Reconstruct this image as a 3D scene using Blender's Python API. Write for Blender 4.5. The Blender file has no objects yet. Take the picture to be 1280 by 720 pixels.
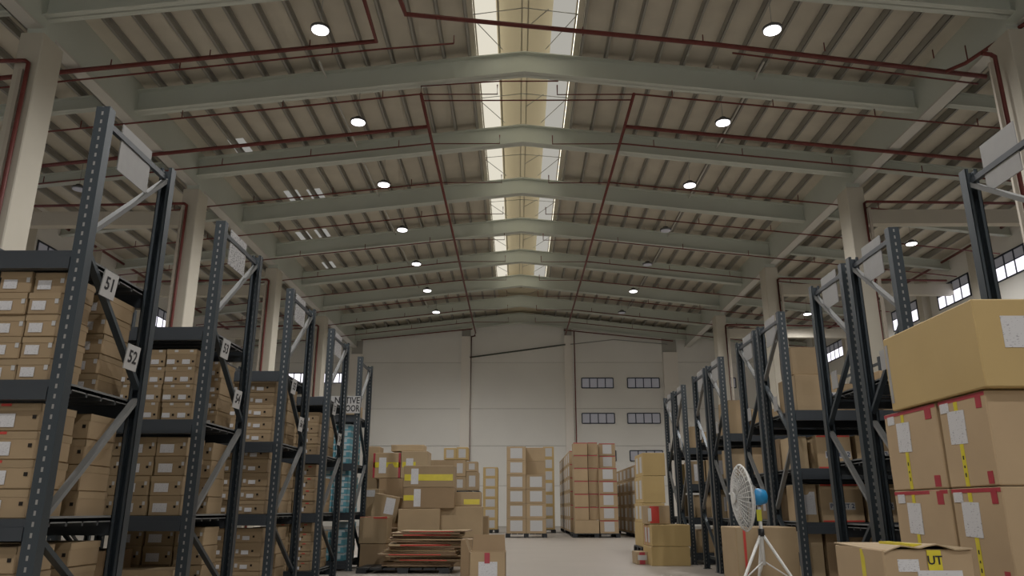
import bpy, bmesh, math, random
from mathutils import Vector, Matrix
R=random.Random(7)
col=bpy.context.scene.collection
PI=math.pi
# ------------------------------------------------------------------ materials
def mat(name,c,rough=.7,metal=0,var=0,noise=0,nscale=4,bump=0,spec=.3,emit=None,es=0):
    m=bpy.data.materials.new(name);m.use_nodes=True
    nt=m.node_tree;b=nt.nodes['Principled BSDF'];L=nt.links
    b.inputs['Roughness'].default_value=rough;b.inputs['Metallic'].default_value=metal
    b.inputs['Specular IOR Level'].default_value=spec
    b.inputs['Base Color'].default_value=(*c,1)
    if var or noise:
        rgb=nt.nodes.new('ShaderNodeRGB');rgb.outputs[0].default_value=(*c,1)
        hs=nt.nodes.new('ShaderNodeHueSaturation');L.new(rgb.outputs[0],hs.inputs['Color'])
        last=None
        if var:
            oi=nt.nodes.new('ShaderNodeObjectInfo');mr=nt.nodes.new('ShaderNodeMapRange')
            mr.inputs['To Min'].default_value=1-var;mr.inputs['To Max'].default_value=1+var
            L.new(oi.outputs['Random'],mr.inputs['Value']);last=mr.outputs[0]
        if noise:
            tc=nt.nodes.new('ShaderNodeTexCoord');n=nt.nodes.new('ShaderNodeTexNoise')
            n.inputs['Scale'].default_value=nscale;n.inputs['Detail'].default_value=4
            L.new(tc.outputs['Object'],n.inputs['Vector'])
            m2=nt.nodes.new('ShaderNodeMapRange');m2.inputs['To Min'].default_value=1-noise;m2.inputs['To Max'].default_value=1+noise
            m2.inputs['From Min'].default_value=.25;m2.inputs['From Max'].default_value=.75
            L.new(n.outputs['Fac'],m2.inputs['Value'])
            if last:
                mu=nt.nodes.new('ShaderNodeMath');mu.operation='MULTIPLY';L.new(last,mu.inputs[0]);L.new(m2.outputs[0],mu.inputs[1]);last=mu.outputs[0]
            else: last=m2.outputs[0]
            if bump:
                bp=nt.nodes.new('ShaderNodeBump');bp.inputs['Strength'].default_value=bump;L.new(n.outputs['Fac'],bp.inputs['Height']);L.new(bp.outputs[0],b.inputs['Normal'])
        L.new(last,hs.inputs['Value']);L.new(hs.outputs[0],b.inputs['Base Color'])
    if emit:
        b.inputs['Emission Color'].default_value=(*emit,1);b.inputs['Emission Strength'].default_value=es
    return m
M={}
M['card']=mat('cardboard',(.345,.25,.145),.75,var=.12,noise=.07,nscale=3)
M['card_near']=mat('cardboard_near',(.41,.295,.175),.75,var=.05,noise=.07,nscale=3)
M['card_pale']=mat('cardboard_pale',(.40,.30,.18),.7,var=.14,noise=.06,nscale=3)
M['card_gold']=mat('cardboard_gold',(.45,.32,.135),.65,var=.05,noise=.05,nscale=2)
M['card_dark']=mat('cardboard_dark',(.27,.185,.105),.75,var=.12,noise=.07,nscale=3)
M['shoe']=mat('shoebox_board',(.30,.215,.125),.75,var=.1,noise=.06,nscale=4)
M['shoe_lid']=mat('shoebox_lid_board',(.31,.225,.13),.7,var=.08,noise=.05,nscale=4)
M['card_edge']=mat('cardboard_cut_edge',(.2,.13,.08),.9,noise=.25,nscale=30)
M['post']=mat('rack_steel',(.045,.058,.07),.38,.35,noise=.12,nscale=6,spec=.5)
M['beam']=mat('rack_beam_steel',(.04,.048,.058),.4,.3,spec=.5)
M['brace']=mat('rack_brace_steel',(.15,.155,.155),.65,0,spec=.5)
M['deck']=mat('shelf_deck',(.07,.075,.08),.4,.4)
M['white']=mat('white_paper',(.47,.47,.47),.5,noise=.03,nscale=20)
M['plastic']=mat('plastic_sleeve',(.30,.30,.30),.45,noise=.05,nscale=15,spec=.4)
M['ink']=mat('black_ink',(.02,.02,.025),.6)
M['blueink']=mat('blue_ink',(.03,.05,.12),.6)
M['yellow']=mat('yellow_tape',(.62,.52,.03),.3,noise=.08,nscale=15,spec=.5)
M['red']=mat('red_tape',(.35,.03,.045),.35,noise=.1,nscale=15,spec=.5)
M['redprint']=mat('red_print',(.5,.05,.04),.6)
M['hole']=mat('punched_hole',(.015,.012,.01),.9)
M['blue']=mat('blue_carton',(.10,.30,.38),.6,var=.2)
M['bluewhite']=mat('white_blue_carton',(.42,.52,.56),.6,var=.1)
M['pallet']=mat('black_plastic_pallet',(.02,.022,.024),.5)
M['pipe']=mat('red_sprinkler_paint',(.15,.035,.03),.45,noise=.1,nscale=5)
M['pipepale']=mat('pale_conduit',(.5,.45,.38),.5)
M['roofsteel']=mat('painted_roof_steel',(.60,.64,.575),.6,noise=.05,nscale=.6)
M['purlin']=mat('galvanised_purlin',(.34,.33,.295),.6,.1)
M['sheet']=mat('roof_insulation_sheet',(.66,.62,.52),.75,noise=.10,nscale=1.2)
M['lip']=mat('pale_flange',(.6,.59,.54),.5)
M['concrete']=mat('painted_concrete',(.58,.545,.46),.75,noise=.03,nscale=2)
M['rod']=mat('galvanised_rod',(.35,.35,.33),.5,.3)
M['fanwhite']=mat('fan_enamel',(.66,.66,.64),.35,spec=.5)
M['fanblue']=mat('fan_motor_blue',(.02,.22,.5),.4)
M['blade']=mat('fan_blade_grey',(.4,.41,.41),.4)
M['tagyellow']=mat('yellow_tag',(.6,.6,.05),.5)
M['frame']=mat('dark_window_frame',(.04,.05,.07),.5)
def emis(name,c,s):
    m=bpy.data.materials.new(name);m.use_nodes=True;nt=m.node_tree
    nt.nodes.clear();e=nt.nodes.new('ShaderNodeEmission');o=nt.nodes.new('ShaderNodeOutputMaterial')
    e.inputs[0].default_value=(*c,1);e.inputs[1].default_value=s;nt.links.new(e.outputs[0],o.inputs[0]);return m
M['lamp']=emis('led_diffuser',(1,.97,1),6)
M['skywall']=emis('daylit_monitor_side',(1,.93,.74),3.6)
M['glow_left']=emis('ridge_edge_glow_warm',(1,.93,.76),.78)
M['glow_right']=emis('ridge_edge_glow_cool',(.9,.86,.76),.45)
M['bright']=emis('daylit_glass',(.93,.9,1),1.6)
M['glow_patch']=emis('roof_patch_glow',(.95,.93,.85),.28)
M['dimglass']=mat('frosted_glass',(.36,.36,.4),.25,spec=.5,emit=(.8,.8,.9),es=.06)
# post with slots (perforation pattern on the face)
def slotted():
    m=mat('slotted_rack_steel',(.04,.052,.063),.38,.35,spec=.5);nt=m.node_tree;L=nt.links;b=nt.nodes['Principled BSDF']
    tc=nt.nodes.new('ShaderNodeTexCoord');sp=nt.nodes.new('ShaderNodeSeparateXYZ');L.new(tc.outputs['Object'],sp.inputs[0])
    def ma(op,a,v=None,c=None):
        n=nt.nodes.new('ShaderNodeMath');n.operation=op;L.new(a,n.inputs[0])
        if v is not None:
            if hasattr(v,'links') : L.new(v,n.inputs[1])
            else:n.inputs[1].default_value=v
        return n.outputs[0]
    z=ma('FRACT',ma('DIVIDE',sp.outputs['Z'],.06))
    z=ma('LESS_THAN',ma('ABSOLUTE',ma('SUBTRACT',z,.5)),.22)
    xs=[]
    for a in ('X','Y'):
        v=ma('ABSOLUTE',ma('SUBTRACT',ma('ABSOLUTE',sp.outputs[a]),.0))
        xs.append(ma('LESS_THAN',v,.0065))
    g=nt.nodes.new('ShaderNodeNewGeometry');
    vt=nt.nodes.new('ShaderNodeVectorTransform');vt.vector_type='NORMAL';vt.convert_from='WORLD';vt.convert_to='OBJECT';L.new(g.outputs['True Normal'],vt.inputs[0])
    sn=nt.nodes.new('ShaderNodeSeparateXYZ');L.new(vt.outputs[0],sn.inputs[0])
    fy=ma('GREATER_THAN',ma('ABSOLUTE',sn.outputs['Y']),.7);fx=ma('GREATER_THAN',ma('ABSOLUTE',sn.outputs['X']),.7)
    k=ma('MULTIPLY',z,ma('MULTIPLY',xs[0],fy));
    mix=nt.nodes.new('ShaderNodeMix');mix.data_type='RGBA';L.new(k,mix.inputs['Factor'])
    mix.inputs['A'].default_value=(.04,.052,.063,1);mix.inputs['B'].default_value=(.30,.30,.29,1)
    L.new(mix.outputs['Result'],b.inputs['Base Color']);return m
M['slot']=slotted()
# paper label with printed lines
def printed(name,paper,ink,sc=90,dens=.5):
    m=mat(name,paper,.4,spec=.4);nt=m.node_tree;L=nt.links;b=nt.nodes['Principled BSDF']
    tc=nt.nodes.new('ShaderNodeTexCoord');mp=nt.nodes.new('ShaderNodeMapping');mp.inputs['Scale'].default_value=(sc,sc,sc*3)
    n=nt.nodes.new('ShaderNodeTexNoise');n.inputs['Scale'].default_value=1;n.inputs['Detail'].default_value=1
    L.new(tc.outputs['Object'],mp.inputs[0]);L.new(mp.outputs[0],n.inputs['Vector'])
    cr=nt.nodes.new('ShaderNodeValToRGB');e=cr.color_ramp.elements
    e[0].position=dens-.06;e[0].color=(*ink,1);e[1].position=dens;e[1].color=(*paper,1)
    L.new(n.outputs['Fac'],cr.inputs[0]);L.new(cr.outputs[0],b.inputs['Base Color']);return m
M['label']=printed('printed_label',(.6,.6,.62),(.38,.38,.4),110,.40)
M['label_big']=printed('printed_sheet',(.6,.6,.62),(.3,.3,.33),60,.36)
M['placard']=printed('printed_placard',(.45,.45,.46),(.18,.18,.19),30,.46)
# ------------------------------------------------------------------ mesh building
class MB:
    def __init__(s): s.bm=bmesh.new()
    def box(s,x0,x1,y0,y1,z0,z1,mi=0):
        v=[s.bm.verts.new(p) for p in ((x0,y0,z0),(x1,y0,z0),(x1,y1,z0),(x0,y1,z0),(x0,y0,z1),(x1,y0,z1),(x1,y1,z1),(x0,y1,z1))]
        for f in ((3,2,1,0),(4,5,6,7),(0,1,5,4),(1,2,6,5),(2,3,7,6),(3,0,4,7)):
            q=s.bm.faces.new([v[i] for i in f]);q.material_index=mi
        return s
    def bar(s,a,b,w,h,mi=0,up=(0,0,1)):
        a=Vector(a);b=Vector(b);d=(b-a).normalized();u=Vector(up)
        if abs(d.dot(u))>.98:u=Vector((0,1,0))
        r=d.cross(u).normalized();u=r.cross(d).normalized()
        v=[s.bm.verts.new(p+r*sx*w/2+u*sz*h/2) for p in (a,b) for sx,sz in ((-1,-1),(1,-1),(1,1),(-1,1))]
        for f in ((3,2,1,0),(4,5,6,7),(0,1,5,4),(1,2,6,5),(2,3,7,6),(3,0,4,7)):
            q=s.bm.faces.new([v[i] for i in f]);q.material_index=mi
        bmesh.ops.recalc_face_normals(s.bm,faces=s.bm.faces[:]) if False else None
        return s
    def tube(s,pts,r,n=8,mi=0,smooth=True):
        pts=[Vector(p) for p in pts];rings=[]
        for i,p in enumerate(pts):
            if i==0:d=pts[1]-p
            elif i==len(pts)-1:d=p-pts[i-1]
            else:d=(pts[i+1]-p).normalized()+(p-pts[i-1]).normalized()
            d.normalize();u=Vector((0,0,1)) if abs(d.z)<.9 else Vector((1,0,0))
            a=d.cross(u).normalized();b=a.cross(d).normalized()
            rr=r[i] if isinstance(r,(list,tuple)) else r
            rings.append([s.bm.verts.new(p+a*math.cos(2*PI*k/n)*rr+b*math.sin(2*PI*k/n)*rr) for k in range(n)])
        for i in range(len(rings)-1):
            for k in range(n):
                q=s.bm.faces.new((rings[i][k],rings[i][(k+1)%n],rings[i+1][(k+1)%n],rings[i+1][k]));q.smooth=smooth;q.material_index=mi
        s.bm.faces.new(rings[0][::-1]).material_index=mi;s.bm.faces.new(rings[-1]).material_index=mi
        return s
    def poly(s,pts,mi=0):
        s.bm.faces.new([s.bm.verts.new(p) for p in pts]).material_index=mi;return s
    def prism(s,pts,vec,mi=0):
        vec=Vector(vec);a=[s.bm.verts.new(p) for p in pts];b=[s.bm.verts.new(Vector(p)+vec) for p in pts];n=len(a)
        s.bm.faces.new(a[::-1]).material_index=mi;s.bm.faces.new(b).material_index=mi
        for i in range(n): s.bm.faces.new((a[i],a[(i+1)%n],b[(i+1)%n],b[i])).material_index=mi
        return s
    def mesh(s,name,mats,bevel=0):
        if bevel: bmesh.ops.bevel(s.bm,geom=s.bm.edges[:],offset=bevel,segments=1,affect='EDGES')
        bmesh.ops.recalc_face_normals(s.bm,faces=s.bm.faces[:])
        me=bpy.data.meshes.new(name);s.bm.to_mesh(me);s.bm.free()
        for m in (mats if isinstance(mats,(list,tuple)) else [mats]): me.materials.append(m)
        return me
    def build(s,name,mats,parent=None,loc=(0,0,0),rz=0,bevel=0):
        return link(name,s.mesh(name,mats,bevel),parent,loc,rz)
def link(name,me,parent=None,loc=(0,0,0),rz=0):
    o=bpy.data.objects.new(name,me);col.objects.link(o);o.location=loc;o.rotation_euler[2]=rz
    if parent:o.parent=parent
    return o
def tag(o,label,cat,group=None,kind=None):
    o['label']=label;o['category']=cat
    if group:o['group']=group
    if kind:o['kind']=kind
    return o
def empty(name,loc=(0,0,0),rz=0): return link(name,None,None,loc,rz)
def struct(o): o['kind']='structure';return o
def copy_tree(o,parent=None):
    c=o.copy();col.objects.link(c)
    if parent:c.parent=parent
    for ch in KIDS.get(o.name,[]): 
        d=copy_tree(ch,c);KIDS.setdefault(c.name,[]).append(d)
    return c
KIDS={}
def reg(root):
    for o in bpy.data.objects:
        if o.parent: 
            l=KIDS.setdefault(o.parent.name,[])
            if o not in l:l.append(o)
ORD=['bottom','second','third','fourth','fifth','sixth','seventh','eighth','ninth','tenth','eleventh','twelfth','thirteenth','fourteenth','fifteenth']
NTH=['first']+ORD[1:]
def text(parent,s,size,loc,rot,m,name='lettering',ext=.0006,ax='CENTER'):
    c=bpy.data.curves.new('t','FONT');c.body=s;c.size=size;c.align_x=ax;c.align_y='CENTER';c.extrude=ext;c.offset=size*.02;c.resolution_u=2
    t=bpy.data.objects.new('t',c);col.objects.link(t)
    bpy.context.view_layer.update()
    me=bpy.data.meshes.new_from_object(t.evaluated_get(bpy.context.evaluated_depsgraph_get()))
    bpy.data.objects.remove(t);me.materials.clear();me.materials.append(m)
    o=link(name,me,parent,loc);o.rotation_euler=rot;return o
# ------------------------------------------------------------------ camera
FP=947.;PITCH=math.radians(16.3);YAW=math.atan(6/(FP*math.cos(PITCH)))
cd=bpy.data.cameras.new('camera');cam=bpy.data.objects.new('camera',cd);col.objects.link(cam)
cd.sensor_width=36;cd.lens=36*FP/1280;cd.clip_end=300
cam.location=(0,0,.95);cam.rotation_euler=(PI/2+PITCH,0,YAW)
bpy.context.scene.camera=cam
# ------------------------------------------------------------------ hall shell
CX=.2;APEX=12.09;S=.11
XL,XR=-16.6,17.8;YB=46.3;Y0=-22.0
def zr(x,off=0): return APEX-S*abs(x-CX)+off
struct(MB().box(XL-.3,XR+.3,-40,YB+.3,-.2,0).build('floor',mat('polished_concrete',(.31,.28,.245),.42,noise=.06,nscale=.8,spec=.4)))
SH=.86
sk0,sk1=CX-1.27,CX+1.33
m=MB()
for (a,b) in ((XL-.3,sk0),(sk1,XR+.3)):
    m.prism([(a,Y0,zr(a,SH)),(b,Y0,zr(b,SH)),(b,Y0,zr(b,SH+.08)),(a,Y0,zr(a,SH+.08))],(0,YB+.3-Y0,0))
ceil=struct(m.build('ceiling',M['sheet']))
# seams between far bays of the roof: ridge monitor
ZM=zr(sk0,SH)
YS1=40.6
m=MB()
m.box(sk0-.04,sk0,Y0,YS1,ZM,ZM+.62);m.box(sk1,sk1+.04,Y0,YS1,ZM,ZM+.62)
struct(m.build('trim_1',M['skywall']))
m=MB()
zc=ZM+.62
m.prism([(sk0-.1,Y0,zc),(CX,Y0,zc+.16),(sk1+.1,Y0,zc),(sk1+.1,Y0,zc+.05),(CX,Y0,zc+.21),(sk0-.1,Y0,zc+.05)],(0,YS1-Y0,0))
m.box(sk0,sk1,YS1,YB+.3,ZM+.02,ZM+.1)
m.box(sk0,sk1,YS1,YS1+.05,ZM,zc+.2)
for a,b,mm in ((sk0+.02,sk0+.56,'glow_left'),(sk1-.6,sk1-.02,'glow_right')):  # emissive strips added so the edges of the ridge cover look brighter
    q=MB();q.box(a,b,Y0,YS1,ZM+.3,ZM+.31);struct(q.build('ridge_glow_strip',M[mm]))
struct(m.build('trim_2',mat('monitor_cover',(.60,.53,.38),.7)))
m=MB()
for x in (sk0+.02,sk0+.62,CX-.06,CX+.1,sk1-.03):
    w=.035 if x not in (sk0+.62,) else .05
    m.box(x-w/2,x+w/2,Y0,YS1,ZM+.0,ZM+.12)
struct(m.build('trim_3',mat('monitor_purlin',(.42,.38,.28),.6)))
# rods bracing the monitor opening
for k in range(8):
    y=9.8+4*k
    m=MB()
    for a,b in (((sk0,y+2.6),(sk0+.7,y+3.9)),((CX+.1,y+2.9),(CX+.6,y+2.2)),((sk1-.75,y+3.9),(sk1,y+2.4)),((sk0,y+2.4),(CX,y+2.15)),((CX,y+2.15),(sk1,y+2.4))):
        m.tube([(a[0],a[1],ZM-.02),(b[0],b[1],ZM-.02)],.012,5)
    struct(m.build('trim_4',M['rod']))
BY=[13.8+4*k for k in range(-8,9)]
# rafters
GX=(-10.0,10.45)
def rafter(xa,xb,y,h,bw=.26,botoff=0):
    m=MB();xs=[xa]+([CX] if xa<CX<xb else [])+[xb]
    bot=[(x,zr(x,botoff)) for x in xs];top=[(x,zr(x,.62)) for x in xs]
    m.prism([(x,y-.02,z) for x,z in bot]+[(x,y-.02,z) for x,z in top[::-1]],(0,.04,0))
    m.prism([(x,y-bw/2,z) for x,z in bot]+[(x,y-bw/2,z+.03) for x,z in bot[::-1]],(0,bw,0))
    m.prism([(x,y-bw/2,z-.03) for x,z in top]+[(x,y-bw/2,z) for x,z in top[::-1]],(0,bw,0))
    for i in range(1,6):
        for sx in (-1,1):
            x=CX+sx*i*1.9
            if xa<x<xb: pass
    return m
for y in BY:
    struct(rafter(GX[0],GX[1],y,.62,.3).build('rafter',M['roofsteel']))
    struct(rafter(XL,GX[0]-.35,y,.35,.2,.24).build('side_rafter',M['roofsteel']))
    struct(rafter(GX[1]+.35,XR,y,.35,.2,.24).build('side_rafter',M['roofsteel']))
# longitudinal girders
for s,gx in ((-1,GX[0]),(1,GX[1])):
    m=MB();a=gx+s*.0;b=gx+s*.06
    m.box(min(a,b),max(a,b),Y0,YB,10.68,zr(gx,SH))
    o=struct(m.build('edge_girder',M['roofsteel']))
    m=MB();m.box(min(gx-s*.06,gx+s*.30),max(gx-s*.06,gx+s*.30),Y0,YB,10.63,10.68)
    m.box(min(gx+s*.27,gx+s*.30),max(gx+s*.27,gx+s*.30),Y0,YB,10.63,10.75)
    struct(m.build('edge_girder_flange',M['lip']))
# purlins
def purlin(x,sm=.0):
    z=zr(x,.62);m=MB()
    m.box(x-.035,x-.025,Y0,YB,z,z+.22);m.box(x-.035,x+.035,Y0,YB,z,z+.012);m.box(x-.035,x+.035,Y0,YB,z+.21,z+.225)
    struct(m.build('roof_purlin',M['purlin']))
n=14
for i in range(n):
    xa=sk0-.18-(i)*.68
    if xa>GX[0]+.1: purlin(xa)
    xb=sk1+.18+i*.68
    if xb<GX[1]-.1: purlin(xb)
x=GX[0]-.7
while x>XL+.2: purlin(x);x-=.82
x=GX[1]+.75
while x<XR-.2: purlin(x);x+=.82
for x,y in [(-8.71, 21.66), (-8.19, 25.75), (-7.39, 25.82), (-8.89, 29.77), (-8.11, 29.72), (-8.8, 33.77)]:  # glowing patches imitate daylight caught at gaps in the roof sheet
    struct(MB().prism([(x-.24,y-.5,zr(x-.24,SH-.012)),(x+.24,y-.5,zr(x+.24,SH-.012)),(x+.24,y-.5,zr(x+.24,SH-.002)),(x-.24,y-.5,zr(x-.24,SH-.002))],(0,.9,0)).build('roof_glow_patch',M['glow_patch']))
# walls
def wall_z(x): return zr(x,SH)
concw=mat('wall_panels',(.84,.83,.785),.8,noise=.03,nscale=.5)
m=MB()
# back wall panels, with thin joints
m.box(XL-.3,XR+.3,YB+.06,YB+.3,0,9.0)
m.prism([(XL-.3,YB+.06,9.0),(XR+.3,YB+.06,9.0),(XR+.3,YB+.06,wall_z(XR)),(CX,YB+.06,wall_z(CX)),(XL-.3,YB+.06,wall_z(XL))],(0,.24,0))
struct(m.build('wall_back',mat('joint_grey',(.45,.44,.40),.9)))
zs=[0,2.3,4.62,6.84,9.68]
bays=[(-9.6,-3.44,'l'),(-2.88,2.94,'m'),(3.42,9.0,'r')]
k=0
for (a,b,t) in [(XL,-10.3,'x')]+bays+[(9.9,XR,'x')]:
    for i in range(5):
        z0=zs[i]+.012;z1=(zs[i+1] if i<4 else 0)-.012
        m=MB()
        if i<4: m.box(a,b,YB,YB+.06,z0,z1)
        else:
            pts=[(a,YB,z0),(b,YB,z0),(b,YB,wall_z(b)-.02)]+([(CX,YB,wall_z(CX)-.02)] if a<CX<b else [])+[(a,YB,wall_z(a)-.02)]
            m.prism(pts,(0,.06,0))
        struct(m.build('wall_back_panel',concw))
for a,b in ((-10.3,-9.6),(-3.44,-2.88),(2.94,3.42),(9.0,9.9)):
    struct(MB().box(a,b,YB-.22,YB+.06,0,min(wall_z(a),wall_z(b))-(1.25 if abs(a)<5 else 1.6)).build('wall_pilaster',mat('pilaster_paint',(.86,.82,.75),.75)))
for s,x in ((-1,XL),(1,XR)):
    m=MB().box(min(x,x+s*.25),max(x,x+s*.25),Y0,YB,0,zr(x,SH))
    struct(m.build('wall_left' if s<0 else 'wall_right',concw))
    for y in BY[1:]:
        if y<44: struct(MB().box(min(x,x-s*.35),max(x,x-s*.35),y+2-.2,y+2+.2,0,zr(x,.5)).build('wall_pilaster',M['concrete']))
    # high windows
    for k,y in enumerate(BY[::-1]):
        if y>44: continue
        y0,y1=y-1.15,y+1.15;xf=x-s*.03
        m=MB();xa,xb=min(x,xf)-.01,max(x,xf)+.01
        m.box(xa,xb,y0,y1,8.98,9.03);m.box(xa,xb,y0,y1,9.87,9.93)
        for q in range(5): m.box(xa,xb,y0+q*2.3/4-.03,y0+q*2.3/4+.03,8.98,9.93)
        m.box(xa,xb,y0,y1,9.5,9.54)
        w=struct(m.build('window_%d'%(k+1+(10 if s>0 else 0)),M['frame']))
        g=MB().box(min(x-s*.005,x-s*.02),max(x-s*.005,x-s*.02),y0+.02,y1-.02,9.02,9.5);g.build('lower_pane',M['bright'],w)
        g=MB().box(min(x-s*.005,x-s*.02),max(x-s*.005,x-s*.02),y0+.02,y1-.02,9.54,9.88);g.build('upper_pane',M['dimglass'],w)
m=MB()
m.box(XL-.3,-7,Y0-.25,Y0,0,10.5);m.box(7,XR+.3,Y0-.25,Y0,0,10.5);m.box(-7,7,Y0-.25,Y0,6.5,10.5)
m.prism([(XL-.3,Y0-.25,10.5),(XR+.3,Y0-.25,10.5),(XR+.3,Y0-.25,wall_z(XR)),(CX,Y0-.25,wall_z(CX)),(XL-.3,Y0-.25,wall_z(XL))],(0,.25,0))
struct(m.build('wall_rear',concw))
# back-wall windows
wn=40
for (a,b,zz,mt) in [(3.97,5.9,8.4,'dimglass'),(6.78,8.73,8.4,'dimglass'),(3.94,5.9,6.25,'dimglass'),(6.7,8.66,6.25,'dimglass'),(3.98,5.9,4.03,'dimglass'),(6.75,8.7,4.03,'dimglass'),(-12.4,-10.45,8.72,'bright'),(-14.6,-12.9,8.72,'bright'),(11.5,13.4,8.4,'dimglass')]:
    m=MB();z0,z1=zz-.3,zz+.3;y0,y1=YB-.05,YB+.02
    m.box(a,b,y0,y1,z0-.03,z0+.03);m.box(a,b,y0,y1,z1-.03,z1+.03)
    for q in range(5):
        x=a+(b-a)*q/4;m.box(x-.03,x+.03,y0,y1,z0,z1)
    w=struct(m.build('window_%d'%wn,M['frame']));wn+=1
    MB().box(a+.02,b-.02,YB-.03,YB-.01,z0,z1).build('pane',M[mt],w)
# end gable: dark sloped cable and thin rail
o=MB().tube([(-2.9,YB-.3,9.95),(3.0,YB-.3,10.75)],.05,6).build('cable_conduit',mat('dark_conduit',(.08,.09,.08),.6));tag(o,'dark sloping conduit across the middle of the back wall','conduit')
o=MB().tube([(3.3,YB-.35,10.75),(6.0,YB-.35,11.05),(9.3,YB-.35,10.75)],.03,6).build('cable_conduit',M['rod']);tag(o,'thin grey cable run across back wall above its windows','conduit')
# columns
for k,y in enumerate([13.8,21.8,29.8,37.8,5.8,-2.2,-10.2,-18.2]):
    for a,b in ((-10.3,-9.8),(10.12,10.65)):
        struct(MB().box(a,b,y-.25,y+.45,0,10.47).build('column',M['concrete'],bevel=.02))
        struct(MB().box(a+.06,b-.06,y-.15,y+.2,10.46,10.64).build('column_head',M['roofsteel']))
    for a,b in ((XL,-10.3),(10.7,XR)):
        if k==0 and a<0: continue
        struct(MB().box(a,b,y-.05,y+.25,9.35,9.8).build('tie_beam',M['concrete']))
# ------------------------------------------------------------------ sprinkler pipes
def pipe(pts,r,label,heads=(),thick=None,m='pipe'):
    o=MB().tube(pts,r,8).build('sprinkler_pipe' if m=='pipe' else 'conduit_pipe',M[m]);tag(o,label,'pipe')
    for h in heads:
        MB().tube([(h[0],h[1],h[2]),(h[0],h[1],h[2]+.22)],.014,5).build('sprinkler_head',M[m],o)
    return o
LMX,RMX=-2.50,3.07
pz=lambda x:zr(x,-.40)
pipe([(LMX,17.6,pz(LMX)),(LMX-.05,45.6,pz(LMX))],.045,'long dark red sprinkler main running down the left of the ridge')
pipe([(RMX,17.6,pz(RMX)),(RMX-.05,45.9,pz(RMX))],.045,'long dark red sprinkler main running down the right of the ridge')
ys=[17.6+2.79*k for k in range(10)]
for k,y in enumerate(ys):
    for s,x0,x1 in ((-1,LMX,XL+.4),(1,RMX,XR-.4)):
        side='left' if s<0 else 'right'
        zz=pz
        hs=[(x,y,zz(x)) for x in [x0+s*(1+2.6*j) for j in range(5)]]
        pipe([(x0,y,zz(x0)),(x1,y,zz(x1))],.024,f'thin red sprinkler branch sloping out across the {side} roof, {NTH[k]} from camera',hs)
        xi=x0-s*2.0
        pipe([(x0,y+.02,zz(x0)),(xi,y+.02,zz(x0)),(xi,y+.02,zz(x0)+.28)],.018,f'short thin red stub pipe pointing in from the {side} main, {NTH[k]} from camera')
for s,x0,x1 in ((-1,LMX,XL+.4),(1,RMX,XR-.4)):
    side='left' if s<0 else 'right'
    pipe([(x0,19.35,pz(x0)),(x1,19.35,pz(x1))],.055,f'thick dark red feed pipe joining the {side} sprinkler main')
pipe([(LMX,17.6,pz(LMX)),(LMX,17.58,pz(LMX)+.22),(LMX+2,17.58,11.75),(LMX+3.6,17.58,11.75)],.02,'thin red pipe along the lower edge of the nearest full rafter')
pipe([(LMX,17.9,pz(LMX)-.02),(RMX,17.9,pz(LMX)-.02)],.02,'thin level red pipe linking the two sprinkler mains')
# nearest branches
pipe([(-3.22,11.70,11.33),(-3.22,15.11,11.29),(-11.74,15.11,10.36),(XL+.3,15.11,9.85)],.055,'thick red sprinkler pipe crossing the nearest left roof bay',[(x,15.11,11.28+(x+3.2)*.11) for x in (-9.26,-7.02,-4.75)])
pipe([(-1.46,15.36,11.39),(-3.22,15.36,11.24),(-11.74,15.36,10.28),(XL+.3,15.36,9.75)],.022,'thin red pipe running just under the nearest left feed pipe',[(-1.46,15.36,11.39),(-4.29,15.36,11.10),(-7.80,15.36,10.72)])
pipe([(-2.50,11.21,11.53),(-2.47,13.76,11.37),(-2.43,14.25,11.38),(4.39,14.82,10.98),(10.77,15.39,10.48)],.055,'thick red sprinkler pipe crossing the nearest right roof bay',[(x,14.82,10.98-(x-4.5)*.08) for x in (1.5,4.2,6.9,9.3)])
pipe([(4.88,14.97,10.85),(10.63,15.50,10.36)],.022,'thin red pipe just below the nearest right feed pipe')
pipe([(11.02,11.89,10.60),(10.04,14.92,10.53),(9.75,15.21,10.50)],.045,'red pipe running forward beside nearest right girder',[(10.04,14.82,10.53),(10.04,14.82,10.70)])
# downpipes on columns
for k,y in enumerate([13.8,21.8,29.8,37.8]):
    for s,xc in ((-1,-10.3),(1,10.7)):
        side='left' if s<0 else 'right';zt=9.95 if k else (9.75 if s<0 else 10.05)
        xp=(-9.95 if k==0 else -10.1) if s<0 else (9.96 if k==0 else 10.58);yy=(y+.05) if (s>0 and k==0) else y-.32
        far=XL+.4 if s<0 else XR-.4
        nm=['nearest','second','third','farthest'][k]
        pipe(([(far,yy,zt-.1)] if not(s>0 and k==0) else [(9.7,yy,zt+.03)])+[(xp+s*(.08 if not(s>0 and k==0) else -.08),yy,zt),(xp,yy,zt-.06),(xp,yy,.3)],.045,f'red downpipe on the {nm} {side} column',(),None)
        o=MB().box(*((xp-.16,xp-.08) if (s<0 or k==0) else (xp+.08,xp+.16)),yy-.03,yy+.03,.3,zt-.2).build('conduit_pipe',M['pipepale']) if True else None
        tag(o,f'pale trunking strip beside the red downpipe, {nm} {side} column','conduit')
for s,x in ((-1,XL+.3),(1,XR-.3)):
    side='left' if s<0 else 'right'
    pipe([(x,Y0+4,10.72),(x,44,10.72)],.05,f'red pipe running high along the {side} side wall')
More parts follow.
